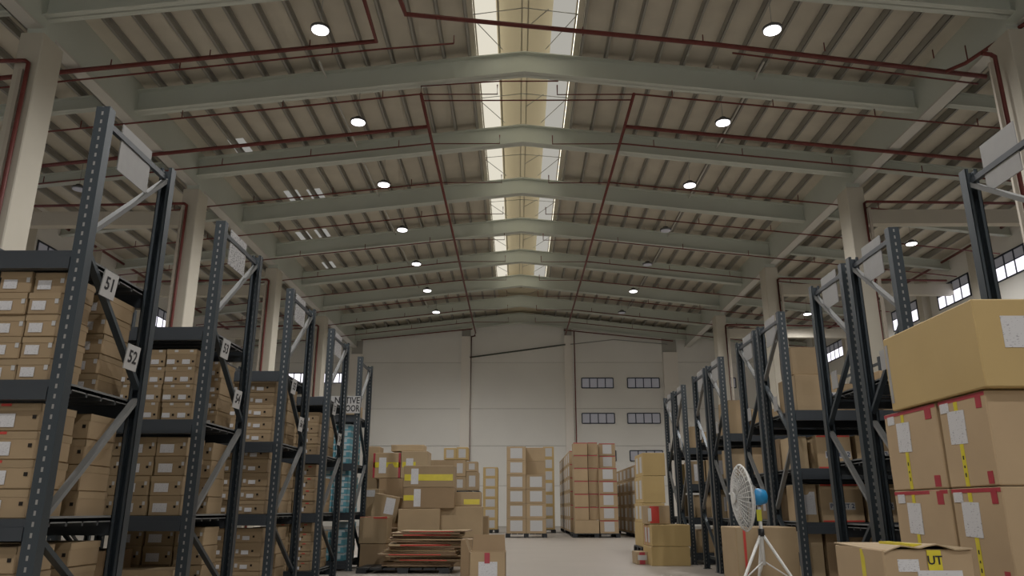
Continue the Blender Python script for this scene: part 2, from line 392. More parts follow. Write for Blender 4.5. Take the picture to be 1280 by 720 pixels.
# back wall pipes
pipe([(-9.6,45.7,11.0),(-2.75,45.7,11.68)],.035,'red pipe sloping across the upper left back wall')
pipe([(2.9,45.7,11.6),(9.6,45.7,10.9)],.035,'red pipe sloping across the upper right back wall')
pipe([(-2.6,45.95,11.65),(-2.6,45.95,11.3),(-2.82,45.95,11.25),(-2.82,45.95,.2)],.05,'vertical red riser on the left back wall pilaster')
pipe([(3.55,45.95,11.6),(3.55,45.95,.2)],.035,'vertical red riser on the right back wall pilaster')
# ------------------------------------------------------------------ lamps
lampme=[]
def make_lamp():
    root=empty('high_bay_lamp')
    MB().tube([(0,0,.02),(0,0,.07),(0,0,.10),(0,0,.16)],[.20,.21,.12,.09],20).build('housing',mat('lamp_housing',(.1,.1,.1),.5),root)
    MB().tube([(0,0,.0),(0,0,.02)],.175,20).build('diffuser',M['lamp'],root)
    MB().tube([(0,0,.16),(0,0,1.7)],.008,5).build('suspension_rod',M['rod'],root)
    return root
lp=make_lamp();reg(lp)
litL=[(-4.17,13.9+4*k) for k in range(7)]
litR=[(5.42,13.9+4*k) for k in range(7)]
ZL=10.72
def lamp(x,y,z,label,on=True,first=[True]):
    o=lp if first[0] else copy_tree(lp)
    first[0]=False
    o.location=(x,y,z);tag(o,label,'lamp','round high bay lamps under the roof')
    if not on:
        for c in KIDS.get(o.name,[]):
            if c.name.startswith('diffuser'):
                me=c.data.copy();me.materials.clear();me.materials.append(M['dimglass']);c.data=me
    else:
        ld=bpy.data.lights.new('lamp_light','SPOT');ld.energy=LW*(2 if y<10 else 1);ld.spot_size=math.radians(165);ld.spot_blend=.6;ld.shadow_soft_size=.18;ld.color=(1,.96,.92)
        l=bpy.data.objects.new('lamp_light',ld);col.objects.link(l);l.location=(0,0,-.03);l.parent=o
LW=800
for k,(x,y) in enumerate(litL): lamp(x,y,ZL,f'{NTH[k]} lit round lamp from camera in the left row')
for k,(x,y) in enumerate(litR):
    on=k in (0,1,2,5);lamp(x,y,ZL-.05,f'{NTH[k]} {"lit" if on else "unlit"} round lamp from camera in the right row',on)
for k,y in enumerate((6,-4,-14)):  # unseen lamps added to light rafters and carton fronts from the rear
    for s,x in ((-1,-4.17),(1,5.42)): lamp(x,y,ZL,f'added fill lamp behind the camera, {NTH[k]} of the {"left" if s<0 else "right"} row')
for k,y in enumerate((25.8,36.0)): lamp(14.2,y,10.1,f'{["nearer","farther"][k]} round lamp in the right side aisle')
lamp(-13.2,21,10.2,'unlit round lamp in the left side aisle',False)
for s,x in ((-1,-4.17),(1,5.42)):
    side='left' if s<0 else 'right'
    m=MB().box(x-.03,x+.03,12,42,zr(x,.45),zr(x,.5)) if False else MB().tube([(x+s*.9,17,zr(x+s*.9,.5)),(x+s*.9,44,zr(x+s*.9,.5))],.03,6)
    tag(m.build('cable_conduit',M['lip']),f'pale cable conduit running lengthwise above the {side} lamp row','conduit')
# ------------------------------------------------------------------ pallet racks
def make_rack(sx,depth,levels,ztop,bay,bays,name,label,spots,topend='rear'):
    """origin: aisle-side front post foot; shelves run away from the aisle along sx; depth along +y"""
    root=empty(name)
    pm=MB()
    # C-shaped post 90x80 open to the rear
    pm.box(-.045,.045,-.003,.003,0,ztop)
    pm.box(-.045,-.039,0,.07,0,ztop);pm.box(.039,.045,0,.07,0,ztop);pm.box(-.045,-.02,.064,.07,0,ztop);pm.box(.02,.045,.064,.07,0,ztop)
    pm.box(-.06,.06,-.02,.09,0,.008)
    pme=pm.mesh('upright_post',M['slot'])
    zz=spots
    bm_=MB()
    n=bays+1
    tie=MB().box(-.015,.015,.07,depth-.07,-.02,.02).mesh('frame_tie',M['beam'])
    for i in range(n):
        x=sx*i*bay
        link('upright_post',pme,root,(x,0,0))
        p=link('upright_post',pme,root,(x,depth,0));p.rotation_euler[2]=PI
        link('frame_tie',tie,root,(x,0,ztop-.09))
        for j in range(len(zz)-1):
            yr,yf=(depth-.05,.05) if topend=='rear' else (.05,depth-.05)
            a=(x,yr if j%2==0 else yf,zz[j]-(.04 if j else 0));b=(x,yf if j%2==0 else yr,zz[j+1]+.04)
            MB().bar(a,b,.03,.045,0,(1,0,0)).build('diagonal_brace',M['brace'] if j%2==0 else M['post'],root)
    for i in range(bays):
        xa,xb=sx*(i*bay)+sx*.047,sx*((i+1)*bay)-sx*.047
        x0,x1=min(xa,xb),max(xa,xb)
        for z in levels:
            for y0,y1 in ((-.01,.045),(depth-.045,depth+.01)):
                m=MB();ys_=y0 if y0<.1 else y1
                sgn=1 if y0<.1 else -1
                m.box(x0,x1,min(ys_,ys_+sgn*.05),max(ys_,ys_+sgn*.05),z-.12,z-.045)
                m.box(x0,x1,min(ys_+sgn*.015,ys_+sgn*.05),max(ys_+sgn*.015,ys_+sgn*.05),z-.045,z)
                m.build('shelf_beam',M['beam'],root)
            m=MB()
            m.box(x0,x1,.05,depth-.05,z-.022,z-.002)
            for q in range(1,5): m.box(x0,x1,.05+(depth-.1)*q/5-.01,.05+(depth-.1)*q/5+.01,z-.05,z-.022)
            m.build('shelf_deck',M['deck'],root)
            m=MB();xe=0-sx*0.0
            m.box(min(sx*.047,sx*.052),max(sx*.047,sx*.052),.06,depth-.06,z-.03,z+.012)
            if i==0:m.build('shelf_side_rail',M['brace'],root)
    tag(root,label,'rack','pallet racks')
    return root
RN=['nearest','second','third','fourth','farthest']
LY=[4.44,6.50,8.72,10.82,12.95];LD=[1.0,1.06,1.05,1.08,.98];LX=-2.72
LLEV=[.15,.90,1.69,2.5];RLEV=[.2,.81,1.40,2.06]
for k in range(5):
    o=make_rack(-1,LD[k],LLEV,3.5,2.4,2,'pallet_rack',f'dark steel pallet rack on the left, {RN[k]} to the camera',[3.40,2.58,1.74,.84,.2])
    o.location=(LX,LY[k],0)
# right: (front of first frame, depth)
RXX=3.18
RY=[(3.95,1.0),(6.02,.86),(7.0,.84),(8.86,.86),(9.86,.84),(11.66,.86),(12.66,.88),(14.44,.86),(15.44,.86)]
rlab=['nearest','second','third','fourth','fifth','sixth','seventh','eighth','ninth']
for k,(y,d) in enumerate(RY):
    o=make_rack(1,d,RLEV,3.24,2.5,2,'pallet_rack',f'dark steel pallet rack on the right, {rlab[k]} from the camera',[3.13,2.5,1.74,.92,.25],['rear','rear','rear','front','rear','rear','front','front','rear'][k])
    o.location=(RXX,y,0)
# ------------------------------------------------------------------ signs and tags
def board(name,label,cat,group,loc,w,h,axis,m='placard',txt=None,tsize=.1,tm='ink',tilt=0,sgn=1):
    """thin board, w wide, h high, centred; axis 'y' faces the camera, 'x' faces the aisle"""
    o=MB().box(-w/2,w/2,-.004,.004,-h/2,h/2).build(name,M[m],None,loc)
    if axis=='x': o.rotation_euler=(tilt,0,PI/2*sgn)
    else:o.rotation_euler=(0,tilt,0)
    tag(o,label,cat,group)
    if txt:
        for i,t in enumerate(txt if isinstance(txt,list) else [txt]):
            n_=len(txt) if isinstance(txt,list) else 1
            text(o,t,tsize,(0,-.006,((n_-1)/2-i)*tsize*1.15),(PI/2,0,0),M[tm])
    return o
for k in range(4):
    y=LY[k]+.50
    board('aisle_placard',f'{"blank" if k==0 else "printed"} white placard hung from the top of the {RN[k]} left rack','sign','white placards on the racks',(LX,y-.03,3.34),.42,.34,'x','plastic' if k==0 else 'placard',sgn=1)
    board('location_tag',f'upper small white tag on the brace of the {RN[k]} left rack','tag','small tags on rack braces',(LX+.05,LY[k]+.30,2.36),.17,.17,'x','white',['51','53','55','57'][k],.12,tilt=.1)
    board('location_tag',f'lower small white tag on the brace of the {RN[k]} left rack','tag','small tags on rack braces',(LX+.05,LY[k]+.72,1.96),.17,.17,'x','white',['52','54','56','58'][k],.12,tilt=.1)
lv_=board('level_sign','white sign with black capitals beside the farthest left rack','sign',None,(-3.03,12.88,2.66),.74,.29,'y','white')
for t_,z_,k_ in (('NATIVE',.065,.82),('N FLOOR',-.07,.68)):
    q_=text(lv_,t_,.155,(.36,-.006,z_),(PI/2,0,0),M['ink'],ax='RIGHT');q_.scale=(k_,1,1)
for k in range(9):
    y=RY[k][0]+RY[k][1]/2
    board('aisle_placard',f'white placard hung from the top of the {rlab[k]} right rack','sign','white placards on the racks',(RXX,y if k else 4.56,3.17 if k==0 else 3.09),.36,.34,'x','plastic',sgn=-1)
for k in range(1,9):
    y,d=RY[k]
    board('location_tag',f'small white tag on the brace of the {rlab[k]} right rack','tag','small tags on rack braces',(RXX-.04,y+d*(.45 if k%2 else .55),2.18),.13,.17,'x','plastic',sgn=-1)
# ------------------------------------------------------------------ cartons
def face(parent,name,m,side,w,d,h,u,v,pw,ph,t=.002,rot=0):
    """thin decal on a box side. side: f (front,-y) l (-x) r (+x) t(top); u,v = centre in metres from side's left/bottom"""
    mb=MB();mb.box(-pw/2,pw/2,-t,t*.2,-ph/2,ph/2)
    o=mb.build(name,M[m] if isinstance(m,str) else m,parent)
    if side=='f': o.location=(-w/2+u,-d/2-.0005,v);o.rotation_euler=(0,rot,0)
    elif side=='l': o.location=(-w/2-.0005,d/2-u,v);o.rotation_euler=(0,0,-PI/2) if not rot else (Matrix.Rotation(-PI/2,3,'Z')@Matrix.Rotation(rot,3,'Y')).to_euler()
    elif side=='r': o.location=(w/2+.0005,-d/2+u,v);o.rotation_euler=(0,0,PI/2)
    elif side=='t': o.location=(-w/2+u,-d/2+v,h+.0005);o.rotation_euler=(-PI/2,0,0)
    return o
def soft(w,d,h,amp,mt,name='carton',seed=1,seg=6):
    bm=bmesh.new();rr=random.Random(seed)
    bmesh.ops.create_cube(bm,size=1)
    bmesh.ops.scale(bm,vec=(w,d,h),verts=bm.verts);bmesh.ops.translate(bm,vec=(0,0,h/2),verts=bm.verts)
    bmesh.ops.bevel(bm,geom=bm.edges[:],offset=.006,segments=1,affect='EDGES')
    if amp:
        bmesh.ops.subdivide_edges(bm,edges=[e for e in bm.edges if e.calc_length()>.1],cuts=seg,use_grid_fill=True)
        from mathutils import noise
        off=Vector((rr.random()*50,rr.random()*50,0))
        for v in bm.verts:
            n_=noise.noise_vector(v.co*4+off)*amp
            k=min(1,max(0,v.co.z)/(h*.3)) if v.co.z<h*.3 else 1
            kx=.35 if v.co.z<.01 or v.co.z>h-.01 else 1
            v.co+=Vector((n_.x*k*.8,n_.y*k*.8,min(0,n_.z)*(.6 if v.co.z>h*.5 else 0)))
    me=bpy.data.meshes.new(name);bm.to_mesh(me);bm.free();me.materials.append(M[mt]);return me
def carton(label,x0,x1,y0,y1,z0,z1,mt='card',group=None,amp=0,rz=0,name='carton',cat='carton',seed=None,seam=True):
    w,d,h=x1-x0,y1-y0,z1-z0
    me=soft(w,d,h,amp,mt,name,seed or int(1000*(x0+y0*3+z0*7)))
    o=link(name,me,None,((x0+x1)/2,(y0+y1)/2,z0),rz);tag(o,label,cat,group);o['_d']=0;del o['_d']
    return o,w,d,h
def pallet(label,x0,x1,y0,y1,z=0,h=.14,m='pallet',group='black plastic pallets'):
    mb=MB();w=x1-x0;d=y1-y0
    for i in range(7): mb.box(x0+w*i/7+.01,x0+w*(i+1)/7-.01,y0,y1,z+h-.03,z+h)
    for i in range(3):
        for j in range(3):
            cx=x0+.08+(w-.16)*i/2;cy=y0+.07+(d-.14)*j/2
            mb.box(cx-.08,cx+.08,cy-.07,cy+.07,z+.02,z+h-.03)
    for i in range(3):
        cx=x0+.08+(w-.16)*i/2;mb.box(cx-.08,cx+.08,y0,y1,z,z+.02)
    o=mb.build('pallet',M[m]);tag(o,label,'pallet',group);return o
# ---- shoeboxes
def make_shoebox(w,d,h,style):
    body=soft(w-.006,d-.006,h*.995-.002,0,'shoe' if style!='b' else 'blue','shoebox')
    if style=='c': body.materials[0]=M['shoe_lid']
    root=link('shoebox',body)
    lid=MB();lh=h*.28
    lid.box(-w/2+.001,w/2-.001,-d/2,-d/2+.003,h-lh,h-.001);lid.box(-w/2+.001,w/2-.001,d/2-.003,d/2,h-lh,h-.001)
    lid.box(-w/2+.001,-w/2+.004,-d/2,d/2,h-lh,h-.001);lid.box(w/2-.004,w/2-.001,-d/2,d/2,h-lh,h-.001)
    lid.box(-w/2+.001,w/2-.001,-d/2,d/2,h-.004,h-.001)
    lid.build('lid',M['shoe_lid'] if style!='b' else M['bluewhite'],root)
    def f(n,m,u,v,pw,ph): face(root,n,m,'f',w,d,h,u,v,pw,ph)
    if style=='a':   # two narrow labels and two finger holes
        for q in (0,1):
            f('end_label','label',w*(.17+.5*q),h*.28,w*.25,h*.26)
            f('finger_hole','hole',w*(.40+.5*q),h*.30,.018,.018)
            f('price_sticker','white',w*(.32+.5*q),h*.9,.03,.02)
    elif style=='c':
        f('end_label','label',w*.36,h*.40,w*.44,h*.44)
        f('finger_hole','hole',w*.82,h*.45,.02,.02)
        f('price_sticker','white',w*.90,h*.62,.02,.03)
    elif style=='d':
        f('end_label','label',w*.36,h*.40,w*.42,h*.42)
        f('price_sticker','white',w*.9,h*.6,.022,.03)
    elif style=='r':
        f('end_label','label',w*.32,h*.38,w*.38,h*.48)
        f('finger_hole','hole',w*.88,h*.5,.022,.022)
        f('red_mark','redprint',w*.3,h*.93,w*.2,h*.09)
    elif style=='e':
        f('end_label','label',w*.40,h*.32,w*.26,h*.28);f('finger_hole','hole',w*.68,h*.42,.022,.022)
        f('price_sticker','white',w*.12,h*.4,.03,.04)
    elif style=='f':
        f('end_label','label',w*.4,h*.3,w*.3,h*.3);f('finger_hole','hole',w*.6,h*.5,.02,.02);f('red_mark','redprint',w*.7,h*.8,w*.15,h*.1)
    elif style=='b':
        f('end_label','bluewhite',w*.4,h*.45,w*.7,h*.5)
    reg(root);return root
PROTO={}
def shoebox(w,d,h,style,loc,label,group,rz=0):
    k=(w,d,h,style)
    if k not in PROTO: PROTO[k]=o=make_shoebox(*k)
    else:o=copy_tree(PROTO[k])
    o.location=loc;o.rotation_euler[2]=rz;tag(o,label,'box',group)
SHN=['floor','lower','middle','top']
def fill(row,lev,w,d,h,layers,style,cols,back=None,bc=1,yoff=.07,drop=None,kind='brown shoebox'):
    y0=LY[row]+yoff;z=LLEV[lev]
    for s_,(c_n,lay,yy) in enumerate(((cols,layers,y0),(bc,layers if back is None else back,LY[row]+LD[row]-.06-d))):
        for c in range(c_n):
            for L in range(lay):
                if drop and s_==0 and (c,L) in drop: continue
                jx=R.uniform(-.004,.004);jy=R.uniform(-.014,.014)
                x=LX-.095-w/2-c*(w+.008)+jx-.005
                cn=['corner','second','third','fourth'][c]
                where=('front '+cn+' column') if s_==0 else ('rear stack' if c==0 else 'rear '+cn+' column')
                hh=h
                shoebox(w,d,h,style,(x,yy+d/2+jy,z+L*h),f'{kind}, {ORD[L]} layer, {where}, {SHN[lev]} shelf of {RN[row]} left rack',f'shoeboxes on the {SHN[lev]} shelf of the {RN[row]} left rack',R.uniform(-.012,.012))
fill(0,2,.20,.34,.138,5,'d',2)
fill(0,1,.31,.36,.165,4,'r',1)
fill(0,0,.31,.36,.15,4,'r',1,4,bc=3)
fill(1,2,.268,.36,.155,4,'a',3)
fill(1,1,.268,.36,.162,4,'c',3)
fill(1,0,.268,.34,.162,3,'c',2,4,bc=3,yoff=.1,drop=[(1,2),(0,2)])
fill(2,2,.30,.36,.142,5,'e',3)
fill(2,1,.30,.36,.150,5,'e',3,4)
fill(2,0,.30,.36,.150,4,'e',3)
fill(3,2,.30,.36,.150,4,'e',2)
fill(3,1,.30,.36,.165,4,'f',2,3)
fill(3,0,.30,.36,.125,5,'f',2,4)
fill(4,2,.24,.36,.11,6,'b',2,5,kind='blue and white shoebox')
fill(4,1,.24,.36,.10,7,'b',2,6,kind='blue and white shoebox')
fill(4,0,.24,.36,.12,4,'b',2,5,kind='blue and white shoebox')
o,w,d,h=carton('pale small box alone on top shelf of farthest left rack',-3.05,-2.8,13.45,13.8,2.5,2.72,'card_pale')
o,w,d,h=carton('brown carton behind shoeboxes on floor shelf of second left rack',-4.0,-3.42,6.6,7.1,.15,.62,'card_dark')
# ---- right rack cartons
def text_tag(parent,side,w,d,h,u,v,s='PALLET 2',tw=.29,th=.08):
    b=face(parent,'pallet_tag','white',side,w,d,h,u,v,tw,th)
    text(b,s,th*.85,(0,-.0035,0),(PI/2,0,0),M['blueink'])
def rc(label,x0,x1,y,dep,lev,h,mt='card',tagu=None,red=False,amp=.006,z=None,paper=None,seed=3,**k):
    z0=RLEV[lev] if z is None else z
    o,w,d,h=carton(label,x0,x1,y,y+dep,z0,z0+h,mt,'cartons on the right racks',amp)
    o['group']='cartons on the right racks'
    if tagu is not None: text_tag(o,'f',w,d,h,w*tagu,h*.42)
    if red:
        face(o,'red_edge_print','redprint','f',w,d,h,w/2,h-.012,w*.96,.018);face(o,'red_edge_print','redprint','f',w,d,h,w/2,.014,w*.96,.016)
    if paper: face(o,'paper_label','label_big','f',w,d,h,w*paper[0],h*paper[1],paper[2],paper[3])
    face(o,'flap_seam','card_edge','f',w,d,h,w/2,h*.985,w*.9,.003,t=.0008)
    return o
B=8.9+.07
rc('brown carton stacked highest on the fourth right rack, over another',3.3,3.66,B+.05,.4,3,.34,'card',z=RLEV[3]+.44)
rc('bulging brown carton with pallet tag on top shelf, fourth right rack',3.3,3.86,B,.6,3,.43,'card',tagu=.85,amp=.012)
rc('brown carton against the column on top shelf, fourth right rack',3.9,4.3,B+.1,.6,3,.34,'card')
rc('darker carton at right on top shelf, fourth right rack',4.36,4.95,B+.1,.6,3,.5,'card')
rc('plain pale carton at aisle end of middle shelf, fourth right rack',3.26,3.42,B+.15,.45,2,.38,'card_pale')
rc('carton with red edges and pallet tag, middle shelf, fourth right rack',3.47,3.87,B,.55,2,.38,'card',tagu=.6,red=True)
rc('carton with pallet tag beside the red-edged one, fourth right rack',3.93,4.36,B,.55,2,.38,'card',tagu=.5)
rc('third carton along the middle shelf, fourth right rack',4.42,4.9,B,.55,2,.36,'card_dark')
rc('carton with large white sheet, lower shelf, fourth right rack',3.25,3.42,B+.02,.5,1,.42,'card',paper=(.5,.5,.12,.25))
rc('red-edged carton with pallet tag, lower shelf, fourth right rack',3.45,3.93,B,.55,1,.42,'card',tagu=.5,red=True)
rc('second tagged carton on lower shelf, fourth right rack',3.97,4.42,B,.55,1,.42,'card',tagu=.35)
rc('carton at far right of lower shelf, fourth right rack',4.47,4.95,B,.55,1,.4,'card')
rc('pale narrow carton on floor shelf, fourth right rack',3.26,3.42,B,.55,0,.50,'card_pale')
rc('dark carton with pallet tag on floor shelf, fourth right rack',3.46,3.88,B,.55,0,.5,'card_dark',tagu=.75)
rc('brown carton right on floor shelf, fourth right rack',3.94,4.4,B,.55,0,.48,'card')
# rack 5 (behind)
for lv,(a,b,h) in enumerate([(3.3,3.9,.45),(3.3,3.8,.4),(3.35,3.95,.42)]):
    rc(f'brown carton on the {SHN[lv]} shelf of the fifth right rack',a,b,9.9,.6,lv,h,'card_dark')
Cc=11.7+.07
rc('rounded brown carton with red top edge, top shelf, sixth right rack',3.26,3.56,Cc,.6,3,.52,'card',amp=.02)
rc('smaller brown carton on the top shelf, sixth right rack',3.62,4.1,Cc,.6,3,.38,'card')
rc('pale carton at aisle end of middle shelf, sixth right rack',3.24,3.46,Cc,.5,2,.44,'card_pale')
rc('brown carton second along middle shelf, sixth right rack',3.48,3.78,Cc,.5,2,.46,'card')
rc('brown carton third along middle shelf, sixth right rack',3.82,4.2,Cc,.5,2,.46,'card')
rc('brown carton with label, lower shelf, sixth right rack',3.26,3.6,Cc,.5,1,.48,'card',paper=(.8,.5,.08,.2))
rc('carton with big white paper, lower shelf, sixth right rack',3.64,4.05,Cc,.5,1,.45,'card',paper=(.3,.55,.2,.25))
rc('brown carton on floor shelf, sixth right rack',3.28,3.8,Cc,.5,0,.5,'card_dark')
for i,(a,b,lv,h,pl) in enumerate([(3.26,3.55,3,.25,0),(3.58,3.9,3,.36,0),(3.26,3.5,2,.42,1),(3.53,3.85,2,.44,0),(3.26,3.6,1,.45,1),(3.65,4.0,1,.42,1),(3.26,3.75,0,.5,0)]):
    rc(f'{["left","right"][i in (1,3,5)]} carton on the {SHN[lv]} shelf of the seventh right rack',a,b,12.72,.55,lv,h,'card' if i%2 else 'card_pale',paper=(.4,.5,.12,.22) if pl else None)
for i,(a,b,lv,h,pl) in enumerate([(3.26,3.5,3,.4,0),(3.54,3.8,3,.3,0),(3.24,3.50,2,.42,1),(3.53,3.9,2,.44,0),(3.26,3.6,1,.4,0),(3.65,4.0,1,.45,1),(3.26,3.7,0,.4,0)]):
    rc(f'{["left","right"][i in (1,3,5)]} carton on the {SHN[lv]} shelf of the eighth right rack',a,b,14.53,.55,lv,h,'card_pale' if i%2 else 'card',paper=(.5,.5,.15,.3) if pl else None)
rc('yellowish carton on the middle shelf of the ninth right rack',3.26,3.8,15.52,.55,2,.42,'card_gold')
rc('brown carton on the lower shelf of the ninth right rack',3.26,3.8,15.52,.55,1,.42,'card')
# sparse stock on the two racks in front
rc('brown carton at back of top shelf, third right rack',4.3,4.8,7.1,.6,3,.4,'card')
rc('flat carton at back of middle shelf, third right rack',4.2,4.8,7.1,.6,2,.3,'card_dark')
# ---- big foreground stack
SX=2.3
pallet('black pallet under the tall carton stack at right',SX,3.05,3.7,4.85)
def tall(label,y0,y1,z0,h,side_w=.66,big=True,k=0):
    o,w,d,h=carton(label,SX,SX+side_w,y0,y1,z0,z0+h-.004,'card_near','tall cartons stacked at right foreground',.004,seed=k+5)
    u=d*.34
    face(o,'yellow_tape','yellow','l',w,d,h,u+.02,h/2,.034,h*.985,.0012,rot=0)
    face(o,'red_tape','red','l',w,d,h,d*.5,h-.014,d*.985,.02,.0014)
    face(o,'red_tape','red','l',w,d,h,d*.86,h-.045,d*.11,.07,.002)
    face(o,'paper_label','label_big','l',w,d,h,d*.36,h*.66,.15,.17,.003,rot=.03)
    face(o,'paper_label','label','l',w,d,h,d*.14,h*.9,.08,.05,.003)
    face(o,'tape_lettering','ink','l',w,d,h,u+.02,h*.32,.008,.02,.003);face(o,'tape_lettering','ink','l',w,d,h,u+.02,h*.22,.008,.012,.003);face(o,'tape_lettering','ink','l',w,d,h,u+.02,h*.13,.008,.02,.003)
    r_=face(o,'red_tape','red','l',w,d,h,d*.86,.04,d*.1,.06,.002)
    return o
nm=['bottom','middle','upper']
for i in range(3):
    z0=.14+i*.46
    tall(f'tall brown carton, {nm[i]} of the front column in the right foreground stack',3.74,4.17,z0,.46,k=i)
    tall(f'tall brown carton, {nm[i]} of the rear column in the right foreground stack',4.20,4.80,z0,.46,k=i+9)
o,w,d,h=carton('large plain golden carton lying on top of the right foreground stack',SX-.02,3.1,3.68,4.64,1.522,1.965,'card_gold',None,.006)
face(o,'paper_label','label_big','f',w,d,h,.235,h*.62,.22,.16,.003,rot=0)
face(o,'tape_strip','plastic','l',w,d,h,.03,h*.5,.03,h*.8,.002)
# open wrinkled carton in front
o,w,d,h=carton('brown carton with loose top flap and yellow tape in right foreground',1.575,1.955,3.46,3.98,.30,.785,'card_near',None,.010)
face(o,'yellow_tape','yellow','l',w,d,h,d*.6,h/2,.04,h*.97,.002)
face(o,'paper_label','label','f',w,d,h,.10,h-.065,.09,.05,.003)
face(o,'paper_label','label_big','f',w,d,h,.23,h-.15,.19,.13,.004)
yt=face(o,'yellow_tape','yellow','f',w,d,h,.215,h-.045,.06,.085,.0025)
text(yt,'UT',.05,(0,-.004,0),(PI/2,0,0),M['ink'])
m=MB();
# crumpled flap: fan of strips lifting along the top
nx=10
for i in range(nx):
    a=-w/2+w*i/nx;b=-w/2+w*(i+1)/nx
    f_=lambda x:(.018*math.sin((x+w/2)/w*PI)+.008*math.sin(x*40))
    m.prism([(a,-d/2-.012,h+f_(a)-.006),(b,-d/2-.012,h+f_(b)-.006),(b,d/2,h+.004),(a,d/2,h+.004)],(0,0,.005))
m.build('top_flap',M['card_pale'],o)
face(o,'yellow_tape','yellow','t',w,d,h,.17,.2,.05,.3,.02)
o,w,d,h=carton('carton supporting the loose-flapped carton in right foreground',1.57,1.97,3.46,4.0,0,.298,'card_dark')
# box behind the fan
o,w,d,h=carton('tall brown carton with red stripe on floor behind the fan',2.20,2.82,8.05,8.6,0,.78,'card',None,.006)
face(o,'red_stripe','redprint','f',w,d,h,.09,h/2,.025,h*.95);face(o,'pale_strip','card_pale','f',w,d,h,.04,h/2,.05,h*.98)
# ------------------------------------------------------------------ pedestal fan
fx,fy,fz=1.86,6.5,1.045
fan=empty('pedestal_fan',(fx,fy,0));tag(fan,'white pedestal fan with blue motor on tripod legs','fan')
n_=Vector((-1,-.02,-.04)).normalized()   # facing
u_=Vector((0,0,1));a_=n_.cross(u_).normalized();u_=a_.cross(n_).normalized()
cc=Vector((0.0,0,fz));RF=.262
def P(r,t,k): return cc+a_*(r*math.cos(t))+u_*(r*math.sin(t))+n_*k
def ring(m,r,k,rr=.003,n=32): 
    m.tube([P(r,2*PI*i/n,k) for i in range(n+1)],rr,4)
for nm_,sg in (('front_guard',1),('rear_guard',-1)):
    m=MB()
    for r in ([.05]+[.08+.022*i for i in range(8)]): ring(m,r,sg*(.06-.05*(r/RF)**3),.0022)
    for i in range(36):
        t=2*PI*i/36
        m.tube([P(r,t,sg*(.06-.05*(r/RF)**3)) for r in (.04,.12,.19,.23,RF)],.003,4)
    m.build(nm_,M['fanwhite'],fan)
m=MB();ring(m,RF,0,.009,40);m.build('guard_rim',M['fanwhite'],fan)
m=MB();m.tube([P(0,0,.07),P(0,0,.082)],.045,16);m.build('centre_badge',M['fanwhite'],fan)
for i in range(3):
    m=MB();t0=2*PI*i/3+.3;rows=[]
    for r in (.03,.08,.14,.2,.235):
        wd=.2+.55*(r/.235)**.5
        rows.append([m.bm.verts.new(P(r,t0+q*wd/r*.09,(.02-q*.045))) for q in (-.5,0,.5,1,1.5)])
    for j in range(4):
        for q in range(4): m.bm.faces.new((rows[j][q],rows[j+1][q],rows[j+1][q+1],rows[j][q+1])).smooth=True
    m.build('blade',M['blade'],fan)
m=MB();m.tube([P(0,0,.045),P(0,0,-.03)],.035,14);m.build('blade_hub',M['blade'],fan)
m=MB();m.tube([P(0,0,-.08),P(0,0,-.09),P(0,0,-.14),P(0,0,-.19),P(0,0,-.20)],[.05,.066,.068,.055,.03],16);m.build('motor',M['fanblue'],fan)
piv=cc-n_*.13
m=MB();m.tube([(piv.x,piv.y,fz-.07),(piv.x,piv.y,.52)],.014,10);pole=m.build('pole',M['fanwhite'],fan)
m=MB();m.box(piv.x-.03,piv.x+.01,piv.y-.02,piv.y-.016,.86,.95);m.build('yellow_sticker',M['tagyellow'],pole)
m=MB();m.tube([(piv.x,piv.y,.74),(piv.x,piv.y,.80)],.026,12);m.build('clamp_collar',M['pallet'],fan)
for ang in (205,330,85):
    t=math.radians(ang);e=(piv.x+.47*math.cos(t),piv.y+.47*math.sin(t),.01)
    m=MB();m.tube([(piv.x,piv.y,.77),e],.012,8);lg=m.build('leg',M['fanwhite'],fan)
    m=MB();m.tube([(piv.x,piv.y,.55),((piv.x*.55+e[0]*.45),(piv.y*.55+e[1]*.45),.42)],.006,6);m.build('strut',M['fanwhite'],lg)
    MB().tube([(e[0],e[1],0.0),(e[0],e[1],.03)],.016,8).build('foot',M['pallet'],lg)
# ------------------------------------------------------------------ left floor pile
def at(px,py,D):
    x=(px-640)/FP;y=(360-py)/FP
    f=math.cos(PITCH)-math.sin(PITCH)*y;u=math.sin(PITCH)+math.cos(PITCH)*y
    X=x*math.cos(YAW)-f*math.sin(YAW);Y=x*math.sin(YAW)+f*math.cos(YAW)
    return X/Y*D,u/Y*D+.95
def pc(label,px0,px1,pt,pb,D,dep,mt='card',amp=.006,z0=None,rz=0,group=None,name='carton'):
    x0,z1=at(px0,pt,D);x1,zb=at(px1,pb,D)
    if z0 is None:z0=zb
    o,w,d,h=carton(label,x0,x1,D,D+dep,z0,z1,mt,group,amp,rz,name);return o,w,d,h,z1
pallet('black pallet beneath the stack of flattened cartons',-2.5,-1.05,12.45,13.28,0,.08)
